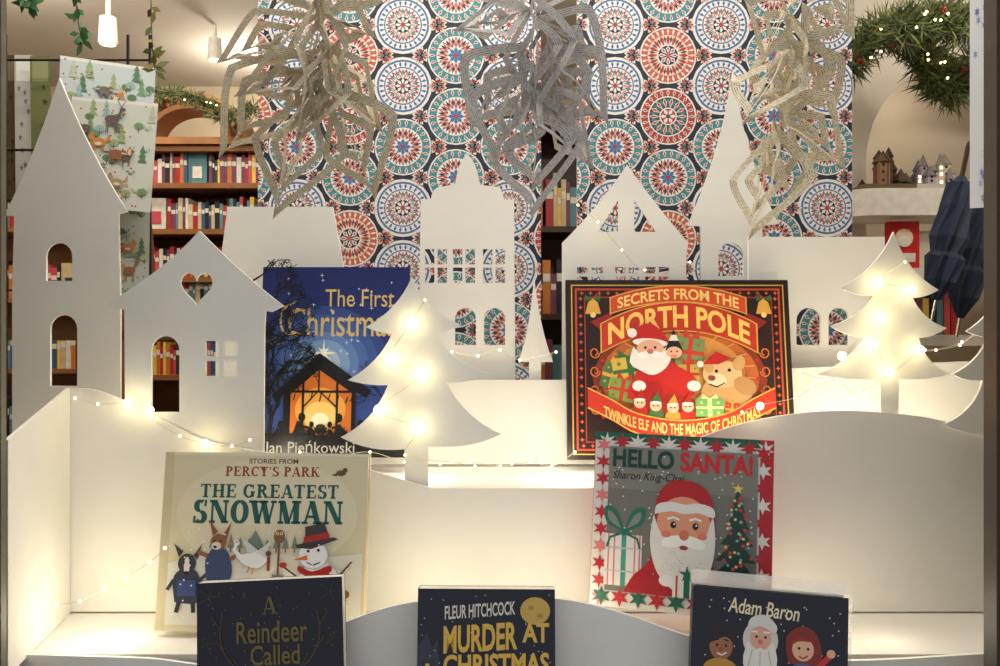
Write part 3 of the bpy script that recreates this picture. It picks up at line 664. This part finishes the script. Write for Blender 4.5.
PM=[(532,15,470,-80),(532,15,602,-80),(532,10,454,44),(532,15,610,62),(532,40,470,130),(536,50,606,130),(533,80,530,224),(536,80,592,176),(532,-10,534,120),(530,70,496,170),(545,30,560,140)]
PR=[(796,-5,752,-90),(796,-5,850,-80),(790,-5,840,52),(790,-10,752,72),(786,36,840,116),(786,46,734,132),(780,90,832,178),(772,120,744,242),(790,10,782,130),(776,110,790,206)]
hanging('paper_snowflake_ornament',PL,1.12,(208,198,174),1,(322,20))
hanging('paper_snowflake_ornament',PM,1.12,(204,200,196),2,(532,15))
hanging('paper_snowflake_ornament',PR,1.12,(226,216,190),3,(796,-5))

# ======================= FAIRY LIGHTS ====================
BULB=M((255,228,165),.3,emit=7,var=0,name='warm_bulb')
BULB2=M((255,240,178),.3,emit=9,var=0,name='warm_bulb_bright')
WIRE=M((200,188,155),.4,metal=.4)
def plight(p,e,r=.006,c=(1,.84,.52)):
    l=bpy.data.lights.new('fairy_bulb_light','POINT');l.energy=e;l.shadow_soft_size=r;l.color=c
    o=bpy.data.objects.new('fairy_bulb_light',l);COL.objects.link(o);o.location=p;return o
mb=MB()
def fstring(pts,Y,r=.0022):
    pp=smooth([tuple(P(x,y,Y)) for i,(x,y) in enumerate(pts)],5)
    mb.tube(pp,.0004,WIRE,4)
    for i,(x,y) in enumerate(pts): mb.sphere(P(x,y,Y),r,BULB,8)
T1=[(411,323),(390,359),(421,374),(379,410),(417,428)]
T2=[(879,282),(912,290),(882,318),(842,356),(873,345),(890,372),(920,350)]
fstring([(425,300)]+T1+[(405,455),(452,462),(475,466),(512,464),(540,462)],1.19,.0018)
fstring([(905,262)]+T2+[(860,392),(838,380),(812,388),(795,398),(760,405),(742,412)],1.18,.0018)
for x,y in T1: q=P(x,y,1.192); mb.sphere(q,.0074,BULB2,14); plight(q+Vector((0,-.013,0)),.013,.008)
for x,y in T2: q=P(x,y,1.192); mb.sphere(q,.0062,BULB2,12); plight(q+Vector((0,-.013,0)),.017,.008)
fstring([(20,628),(33,622),(57,606),(80,601),(103,590),(126,577),(150,562),(165,548)],1.09,.0022)
for p in ((33,622),(80,601),(126,577)): plight(P(p[0],p[1],1.08),.008,.003)
fstring([(75,398),(98,404),(128,404),(150,418),(180,436),(205,443),(232,446),(250,440)],1.185,.0020)
for p,e in (((128,402),.025),((205,443),.02),((760,406),.016),((150,410),.008)): 
    q=P(p[0],p[1],1.188);mb.sphere(q,.0055,BULB2,10);plight(q+Vector((0,-.01,0)),e,.005)
fstring([(300,452),(335,456),(370,452),(405,462),(440,464),(470,462),(500,466),(530,462),(552,466),(575,452)],1.33,.0022)
fstring([(452,352),(478,356),(500,350),(520,360),(556,352)],1.40,.0022)
fstring([(578,205),(598,222),(622,250),(645,270),(690,262)],1.42,.0018)
plight(P(597,222,1.40),.012,.004)
fstring([(800,372),(826,378),(850,366),(886,352),(925,350),(960,345),(984,322)],1.39,.0024)
fstring([(910,352),(936,350),(962,342),(985,328)],1.32,.0022)
mb.build('fairy_lights')

def lamp(loc,e,r=.04,c=(1,.88,.67),name='hidden_fill_light'):
    l=bpy.data.lights.new(name,'POINT');l.energy=e;l.shadow_soft_size=r;l.color=c
    o=bpy.data.objects.new(name,l);COL.objects.link(o);o.location=loc
for x,e in ((-.62,.25),(-.35,.25),(-.12,.25),(.1,.4),(.32,.4),(.5,.45),(.62,.45)): lamp((x,1.29,Z3+.03),e*.8,.02)  # unseen point lamps added between the card layers to brighten the back town
for x,e in ((-.50,.34),(-.28,.14),(-.1,.25),(.08,.25),(.4,.2),(.50,.10)): lamp((x,1.085,Z2+.04),e*.75,.03)  # unseen lamps added low behind the front mound to brighten the hill
def area(loc,rotx,e,sx,sy,c,name,rz=0):
    l=bpy.data.lights.new(name,'AREA');l.shape='RECTANGLE';l.size=sx;l.size_y=sy;l.energy=e;l.color=c
    o=bpy.data.objects.new(name,l);COL.objects.link(o);o.location=loc;o.rotation_euler=(rotx,0,rz)
area((0,1.06,2.7),.35,15,1.6,.15,(1,.96,.89),'overhead_fill_light')  # unseen overhead panel, added to brighten the white cards
WARMW=(1,.9,.74)
for x,y,z,e in ((-2.0,3.2,2.65,20),(-1.2,2.8,2.55,15),(-1.0,1.5,2.65,9),(0,3.2,2.65,6),(1.3,1.7,2.5,13),(1.5,3.8,2.65,4),(-1.3,4.4,2.65,13),(0.0,1.25,2.65,6)): lamp((x,y,z),e,.06,WARMW,'shop_ceiling_and_fill_light')  # shop ceiling lamps, plus fill added over card rack and right shelves
lamp((1.35,2.78,2.2),.8,.05,WARMW,'niche_fill_light')  # no fitting here: point lamp added to lift the niche interior
w=bpy.data.worlds.new('World');scene.world=w;w.use_nodes=True
bg=w.node_tree.nodes['Background'];bg.inputs[0].default_value=(.98,.98,1,1);bg.inputs[1].default_value=.47

# ======================= SHOP BACKGROUND ====================
WOOD=M((150,98,54),.5,var=.15,scale=8);DWOOD=M((60,40,28),.5,var=.15,scale=8)
SP=[(176,40,40),(210,190,150),(60,90,130),(230,225,215),(40,60,50),(200,120,50),(120,60,90),(240,200,80),(30,30,40),(90,140,150),(200,80,90)]
def zz(py,Y): return CZ+(333-py)/F*Y
def bookcase(name,x0,x1,Y,z0,z1,levels,wood,depth=.28,seed=1,hs=1.0):
    rnd=random.Random(seed);mb=MB()
    mb.box((x0,Y,z0),(x0+.025,Y+depth,z1),wood);mb.box((x1-.025,Y,z0),(x1,Y+depth,z1),wood);mb.box((x0+.025,Y+depth-.015,z0),(x1-.025,Y+depth,z1),wood)
    for z in levels+[z1-.025]: mb.box((x0+.025,Y,z),(x1-.025,Y+depth-.015,z+.022),wood)
    o=mb.build(name)
    bb=MB()
    for z in levels:
        x=x0+.04
        while x<x1-.06:
            if rnd.random()<.22:
                w=rnd.uniform(.1,.15)*hs
                if x+w>x1-.03: break
                h=rnd.uniform(.16,.21)*hs;c=rnd.choice(SP);bb.box((x,Y+.05,z+.022),(x+w,Y+.07,z+.022+h),M(c,.5));bb.box((x+.02,Y+.046,z+.05),(x+w-.02,Y+.05,z+.02+h*.6),M(rnd.choice(SP),.5));x+=w+.012
            else:
                for k in range(rnd.randint(3,8)):
                    w=rnd.uniform(.012,.03)*hs
                    if x+w>x1-.03: break
                    h=rnd.uniform(.15,.21)*hs;bb.box((x,Y+.04,z+.022),(x+w,Y+.17,z+.022+h),M(rnd.choice(SP),.5));bb.box((x+.001,Y+.038,z+.022+h*.6),(x+w-.001,Y+.04,z+.022+h*.75),M((230,225,210),.5));x+=w+.001
    bo=bb.build('shelved_books'); parent_keep(bo,o)
bookcase('wooden_bookcase',-1.62,-.92,3.6,0,zz(145,3.6),[.1,.5,.85,1.2,zz(320,3.6)+.03,zz(282,3.6),zz(234,3.6),zz(188,3.6)],WOOD,seed=4,hs=.68)
bookcase('wooden_bookcase',-2.9,-1.9,4.2,0,2.2,[.1,.5,.85,1.2,1.55,1.9],WOOD,seed=6)
bookcase('wooden_bookcase',-.1,.75,3.2,0,2.2,[.1,.5,.85,1.15,1.45,1.78],DWOOD,seed=9)
mb=MB();N=24
zc=zz(145,3.6)+.03;cx=P(190,150,3.6).x
LW=M((176,120,70),.5,var=.12,scale=10)
mb.box((cx-.27,3.58,zc-.029),(cx+.27,3.74,zc),LW)
for r0,r1,y0,mt in ((.155,.18,3.58,LW),(.18,.225,3.61,WOOD),(.225,.245,3.58,LW)):
    for i in range(N):
        A0=math.pi*i/N;A1=math.pi*(i+1)/N
        q=lambda a,r,y:(cx-r*math.cos(a),y,zc+r*.78*math.sin(a))
        mb.mesh([q(A0,r0,y0),q(A1,r0,y0),q(A1,r1,y0),q(A0,r1,y0),q(A0,r0,3.74),q(A1,r0,3.74),q(A1,r1,3.74),q(A0,r1,3.74)],[(0,1,2,3),(4,7,6,5),(0,4,5,1),(3,2,6,7)],mt)
for i in range(13):
    a=math.pi*(i+.5)/13; mb.sphere((cx-.2*math.cos(a),3.605,zc+.2*.78*math.sin(a)),.012,LW,6)
mb.build('wooden_arch_pediment')
def garland(name,pts,r,nper,cols,Y0,lights=0,seed=1,leaf=.05,wd=.004,core=.006,berries=0):
    rnd=random.Random(seed);mb=MB();pp=smooth([tuple(P(x,y,Y0)) for x,y in pts],6);pp=[Vector(p) for p in pp]
    mb.tube(pp,core,M((60,45,30),.8),5)
    for p in pp:
        for _ in range(nper):
            d=Vector((rnd.gauss(0,1),rnd.gauss(0,.7),rnd.gauss(0,1))).normalized();q=p+Vector((rnd.uniform(-1,1),rnd.uniform(-.5,.5),rnd.uniform(-1,1)))*r*.35
            L=leaf*rnd.uniform(.6,1.2);s=d.cross(Vector((0,1,.2))).normalized()*wd
            c=rnd.choice(cols);mb.face([q,q+d*L*.5+s,q+d*L,q+d*L*.5-s],M(c,.6))
        if lights and rnd.random()<lights: mb.sphere(p+Vector((rnd.uniform(-1,1)*r*.6,-r*.6,rnd.uniform(-1,1)*r*.6)),.0035,BULB,6)
        if berries and rnd.random()<berries: mb.sphere(p+Vector((rnd.uniform(-1,1)*r*.6,-r*.5,rnd.uniform(-1,1)*r*.6)),.009,M((130,24,28),.3),10)
    return mb.build(name)
GC=[(70,86,44),(94,108,56),(52,66,36),(122,124,74)]
garland('pine_garland',[(846,64),(866,42),(888,30),(910,36),(926,60),(940,82),(956,88),(976,62)],.075,64,GC,2.3,.35,2,.068,.0024,berries=.08)
garland('pine_garland',[(900,28),(930,20),(955,22),(985,34)],.075,60,GC,2.16,.3,3,.068,.0024,berries=.06)
garland('pine_garland',[(150,92),(176,94),(205,104),(228,116),(256,108)],.04,26,GC,3.45,.4,4,.05,.003)
NM=M((214,206,194),.8,var=.04,scale=3)
card('wall_niche_front',[(845,-250),(1130,-250),(1130,790),(845,790)],[arch(862,62,1060,560,16)],2.6,t=.06,m=NM)
boxobj('wall_niche_back',(1.0,2.95,0),(2.0,3.0,2.85),M((206,192,172),.8,var=.04,scale=3))
def shelf(name,py,Y0,Y1,px0,t=.03):
    x0=P(px0,0,Y0).x;z=zz(py,Y0);mb=MB();N=8;R_=.1
    o=[(x0,Y1),(x0,Y0+R_)]+[(x0+R_-R_*math.cos(math.pi/2*i/N),Y0+R_-R_*math.sin(math.pi/2*i/N)) for i in range(1,N+1)]+[(1.95,Y0),(1.95,Y1)]
    n=len(o);vs=[(a,b,z-t) for a,b in o]+[(a,b,z) for a,b in o]
    mb.mesh(vs,[tuple(range(n))[::-1],tuple(range(n,2*n))]+[(i,(i+1)%n,n+(i+1)%n,n+i) for i in range(n)],M((240,236,228),.5));mb.build(name);return z
zs=shelf('white_shelf',188,2.36,2.56,846,.075)
z2=shelf('white_shelf',268,2.36,2.56,850)
z3=shelf('white_shelf',335,2.36,2.56,850)
rnd=random.Random(4);mb=MB()
for i in range(46):
    left=i<28
    px=min(max(rnd.gauss(884,10),862),908) if left else rnd.uniform(914,952)
    Y=rnd.uniform(2.40,2.50);x=P(px,0,Y).x
    h=(.125*max(.25,1-abs(px-884)/24)*rnd.uniform(.6,1)) if left else rnd.uniform(.035,.08)
    c=rnd.choice([(106,70,46),(150,110,74),(80,60,50),(170,140,104),(140,50,44),(70,90,60)] if left else [(214,204,204),(180,170,184),(170,120,120),(220,210,190)])
    w=rnd.uniform(.007,.012);mb.box((x-w,Y-w,zs),(x+w,Y+w,zs+h),M(c,.6));mb.cone((x,Y,zs+h),w*1.8,.0005,rnd.uniform(.02,.036),M(tuple(int(v*.7) for v in c),.6),6)
    for zf in (.3,.6,.85): mb.box((x-.003,Y-w-.001,zs+h*zf),(x+.003,Y-w,zs+h*zf+.007),BULB if i%4==0 else BLACKM)
mb.box((P(860,0,2.4).x,2.37,zs),(P(910,0,2.4).x,2.53,zs+.014),M((110,90,70),.7));mb.box((P(912,0,2.4).x,2.37,zs),(P(954,0,2.4).x,2.53,zs+.014),M((200,190,185),.7))
mb.build('miniature_village')
mb=MB();x=P(886,0,2.42).x
mb.box((x,2.40,z2+.001),(x+.085,2.43,z2+.135),M((206,34,38),.4));mb.box((x+.012,2.397,z2+.02),(x+.073,2.40,z2+.045),M((235,225,215),.4));mb.sphere((x+.042,2.399,z2+.088),.026,M((244,214,180),.4),10,(1,.1,1));mb.sphere((x+.042,2.397,z2+.078),.02,M((240,236,230),.4),10,(1,.1,.8))
mb.box((x+.095,2.42,z2+.001),(x+.15,2.435,z2+.11),M((220,210,190),.4));mb.box((x+.155,2.42,z2+.001),(x+.2,2.435,z2+.12),M((120,160,150),.4))
mb.build('display_books')
mb=MB()
for k in range(12): mb.box((x+.02*k-.04,2.41,z3+.001),(x+.02*k-.023,2.48,z3+rnd.uniform(.09,.14)),M(SP[k%11],.5))
mb.build('display_books')
NV=M((44,56,80),.7)
def umbrella(topp,botp,Y,sc):
    mb=MB();top=P(*topp,Y);bot=P(*botp,Y);ax=(bot-top);L=ax.length;u=ax.normalized();s=u.cross(Vector((0,1,0))).normalized();w_=u.cross(s)
    vs=[];fs=[];K=16;rings=[(0,.008),(.04,.016),(.06,.03),(.25,.036),(.5,.044),(.62,.034),(.66,.044),(.85,.036),(1,.008)]
    for t,r in rings:
        for j in range(K):
            a=2*math.pi*j/K+t*1.4;rr=r*sc*(1 if j%2 else .6);vs.append(top+u*L*t+s*rr*math.cos(a)+w_*rr*math.sin(a))
    for i in range(len(rings)-1):
        for j in range(K): fs.append((i*K+j,i*K+(j+1)%K,(i+1)*K+(j+1)%K,(i+1)*K+j))
    mb.mesh(vs,fs,NV);mb.tube([bot-u*.01,bot+u*.05],.004,M((170,165,155),.3,metal=.8))
    hk=top-u*.05;mb.tube(smooth([tuple(top),tuple(hk),tuple(hk+Vector((.008,0,.03))),tuple(hk+Vector((.03,0,.04))),tuple(hk+Vector((.045,0,.015)))],4),.006,DWOOD)
    mb.build('folded_umbrella')
umbrella((962,176),(936,300),2.1,1.05);umbrella((984,182),(960,318),2.2,1.05)
A=Art(40,220);A.rect(0,0,40,220,(222,224,230));rnd=random.Random(2)
for k in range(16): A.star(rnd.uniform(6,34),rnd.uniform(8,212),5,1.6,6,rnd.choice([(130,150,196),(170,180,210),(120,110,160)]))
mb=MB();A.emit(mb,.034,.36,0);mb.box((-.017,.0001,-.18),(.017,.002,.18),M((220,220,215),.6))
mb.build('window_poster',Matrix.Translation(P(983,85,1.25))@Matrix.Rotation(-.5,4,'Z'))

# left: card rack with illustrated prints
mb=MB()
for px in (6,150,128): mb.tube([P(px,35,2.05),Vector((P(px,0,2.05).x,2.05,.005))],.004,BLACKM)
for py in (60,150,200,210,290): mb.tube([P(6,py,2.05),P(150,py,2.05)],.003,BLACKM)
for py in (150,210):
    for px in (128,150): mb.tube([P(px,py,2.05),P(px,py,2.05)+Vector((0,-.12,.0)),P(px,py-6,2.05)+Vector((0,-.12,0))],.003,BLACKM)
rack=mb.build('wire_card_rack')
rnd=random.Random(8)
def woodland(W,H,base,n=12,smin=.6,smax=1.15):
    A=Art(W,H,.2);A.rect(0,0,W,H,base);A.rect(0,0,W,3,(240,240,236))
    for k in range(34):
        x,y=rnd.uniform(4,W-4),rnd.uniform(14,H-6);c=rnd.choice([(130,166,128),(104,142,110),(168,186,140),(160,196,196),(196,206,180)])
        if k%3==0: 
            for q in range(3): A.poly([(x-5+q,y-q*5),(x,y-7-q*5),(x+5-q,y-q*5)],c)
        elif k%3==1: A.ell(x,y,5,3.4,c,10);A.line([(x,y),(x,y+6)],.8,(130,100,80))
        else:
            for q in range(4): A.ell(x+q*2.2,y-abs(q-1.5)*2,1.8,.9,c,6,q*30)
    cols=[(200,120,64),(160,112,80),(132,124,118),(216,148,84),(112,104,104),(190,162,124)]
    for k in range(n):
        x,y=rnd.uniform(10,W-12),rnd.uniform(12,H-12);s=rnd.uniform(smin,smax);c=rnd.choice(cols);d=rnd.choice((-1,1));kind=k%4
        if kind==0:
            A.ell(x,y,8*s,4.2*s,c,14);A.ell(x+8*s*d,y-5*s,3.6*s,3.2*s,c,10);A.poly([(x+6*s*d,y-7*s),(x+7*s*d,y-11*s),(x+9*s*d,y-7*s)],c)
            for lx in (-5,-3,4,6): A.line([(x+lx*s,y+2*s),(x+lx*s,y+8*s)],1.2*s,c)
            A.line([(x-7*s*d,y),(x-11*s*d,y-3*s),(x-12*s*d,y-8*s)],[2*s,4*s,1*s],c);A.ell(x,y+1.6*s,4*s,1.6*s,(240,234,222),8)
        elif kind==1:
            A.ell(x,y,7*s,4*s,c,14)
            for lx in (-5,-3.5,3.5,5): A.line([(x+lx*s,y+2*s),(x+lx*s,y+12*s)],1*s,c)
            A.line([(x+5*s*d,y-1*s),(x+8*s*d,y-8*s)],2.4*s,c);A.ell(x+9.4*s*d,y-9*s,3*s,1.8*s,c,8)
            for q in (-1,1): A.line([(x+8*s*d,y-10*s),(x+(8+2*q)*s*d,y-14*s),(x+(8+4*q)*s*d,y-17*s)],.7*s,c)
        elif kind==2:
            A.ell(x,y,4.5*s,6.5*s,c,12);A.ell(x,y+1.5*s,2.6*s,4*s,(236,224,200),10);A.dots([(x-1.8*s,y-3*s),(x+1.8*s,y-3*s)],1.4*s,(246,240,220),8);A.dots([(x-1.8*s,y-3*s),(x+1.8*s,y-3*s)],.7*s,BK)
        else:
            A.ell(x,y,9*s,5.5*s,c,14);A.ell(x+9*s*d,y-2*s,4*s,3.6*s,c,10);A.dots([(x+8*s*d,y-5.5*s)],1.3*s,c,8)
            for lx in (-6,-3,3,6): A.line([(x+lx*s,y+3*s),(x+lx*s,y+8*s)],2.2*s,c)
            A.line([(x+7*s*d,y-2*s),(x+13*s*d,y-1*s)],1*s,(240,236,226))
    A.dots([(rnd.uniform(3,W-3),rnd.uniform(3,H-3)) for _ in range(40)],1.0,(196,80,72),6)
    return A
def sheet(name,corners,Y,A,c,lean=0.0):
    mw,w,h=solve(corners,Y,lean);mb=MB();A.emit(mb,w,h,0);mb.box((-w/2,.0001,-h/2),(w/2,.002,h/2),M(c,.5));o=mb.build(name,mw);parent_keep(o,rack)
sheet('illustrated_print',[(70,96),(158,104),(150,214),(66,204)],1.92,woodland(90,105,(220,224,214),13),(225,225,220))
sheet('illustrated_print',[(56,46),(154,78),(150,190),(60,182)],1.98,woodland(96,120,(208,220,222),16),(225,225,215))
sheet('illustrated_print',[(80,190),(150,198),(148,300),(82,300)],2.01,woodland(80,110,(200,208,196),10),(205,205,195))
for k,(cs,c) in enumerate((([(30,60),(50,52),(52,206),(32,200)],(120,128,84)),([(14,50),(32,60),(33,200),(16,208)],(206,208,204)),([(0,60),(16,50),(17,206),(2,200)],(96,80,56)))):
    A=Art(30,150,.35);A.rect(0,0,30,150,c);A.rect(3,4,27,26,tuple(min(255,v+40) for v in c))
    for q in range(12): A.star(rnd.uniform(5,25),rnd.uniform(32,145),4,1.6,5,tuple(int(v*.6) for v in c))
    sheet('greeting_card_sheet',cs,2.1+.04*k,A,c)
# chair
mb=MB();Y=2.7;CH=M((120,84,56),.5)
pts=smooth([tuple(P(x,y,Y)) for x,y in ((116,330),(118,240),(126,214),(140,212),(150,232),(152,330))],5);mb.tube(pts,.01,CH,6)
for px in (126,134,142): mb.tube([P(px,222,Y),P(px,330,Y)],.006,CH,6)
p0=P(112,330,Y);p1=P(156,330,Y)
mb.box((p0.x-.12,Y-.38,p0.z-.03),(p1.x+.12,Y+.02,p0.z),CH)
for ax_ in (p0.x-.1,p1.x+.1):
    for ay in (Y-.35,Y): mb.tube([(ax_,ay,p0.z-.03),(ax_,ay,0)],.014,CH,6)
mb.build('wooden_chair')
LG=[(60,110,70),(90,140,90)]
garland('leaf_garland',[(20,-60),(24,-10),(30,4)],.012,4,LG,1.7,0,7,.034,.007,.001)
garland('leaf_garland',[(70,-60),(78,20),(84,44)],.006,2,LG,1.7,0,8,.03,.006,.001)
garland('leaf_garland',[(150,-60),(152,40),(155,70)],.006,2,[(110,120,60),(140,130,70)],1.7,0,9,.03,.006,.001)
def spotl(px,py,Y):
    mb=MB();p=P(px,py,Y);m=M((225,222,215),.4);mb.cone((p.x,p.y,p.z),.035,.03,.1,m,14);mb.tube([(p.x,p.y,p.z+.1),(p.x,p.y,2.849)],.01,m)
    mb.cone((p.x,p.y,p.z-.002),.028,.028,.002,M((255,235,200),.4,emit=5,var=0),14);mb.build('ceiling_spotlight')
spotl(108,44,3.2);spotl(215,60,4.0)

# ======================= CAMERA ====================
cd=bpy.data.cameras.new('Camera');cd.lens=F*36/1000;cd.sensor_width=36;cd.clip_start=.02
co=bpy.data.objects.new('Camera',cd);COL.objects.link(co);co.location=(0,0,CZ);co.rotation_euler=(math.pi/2,0,0)
scene.camera=co
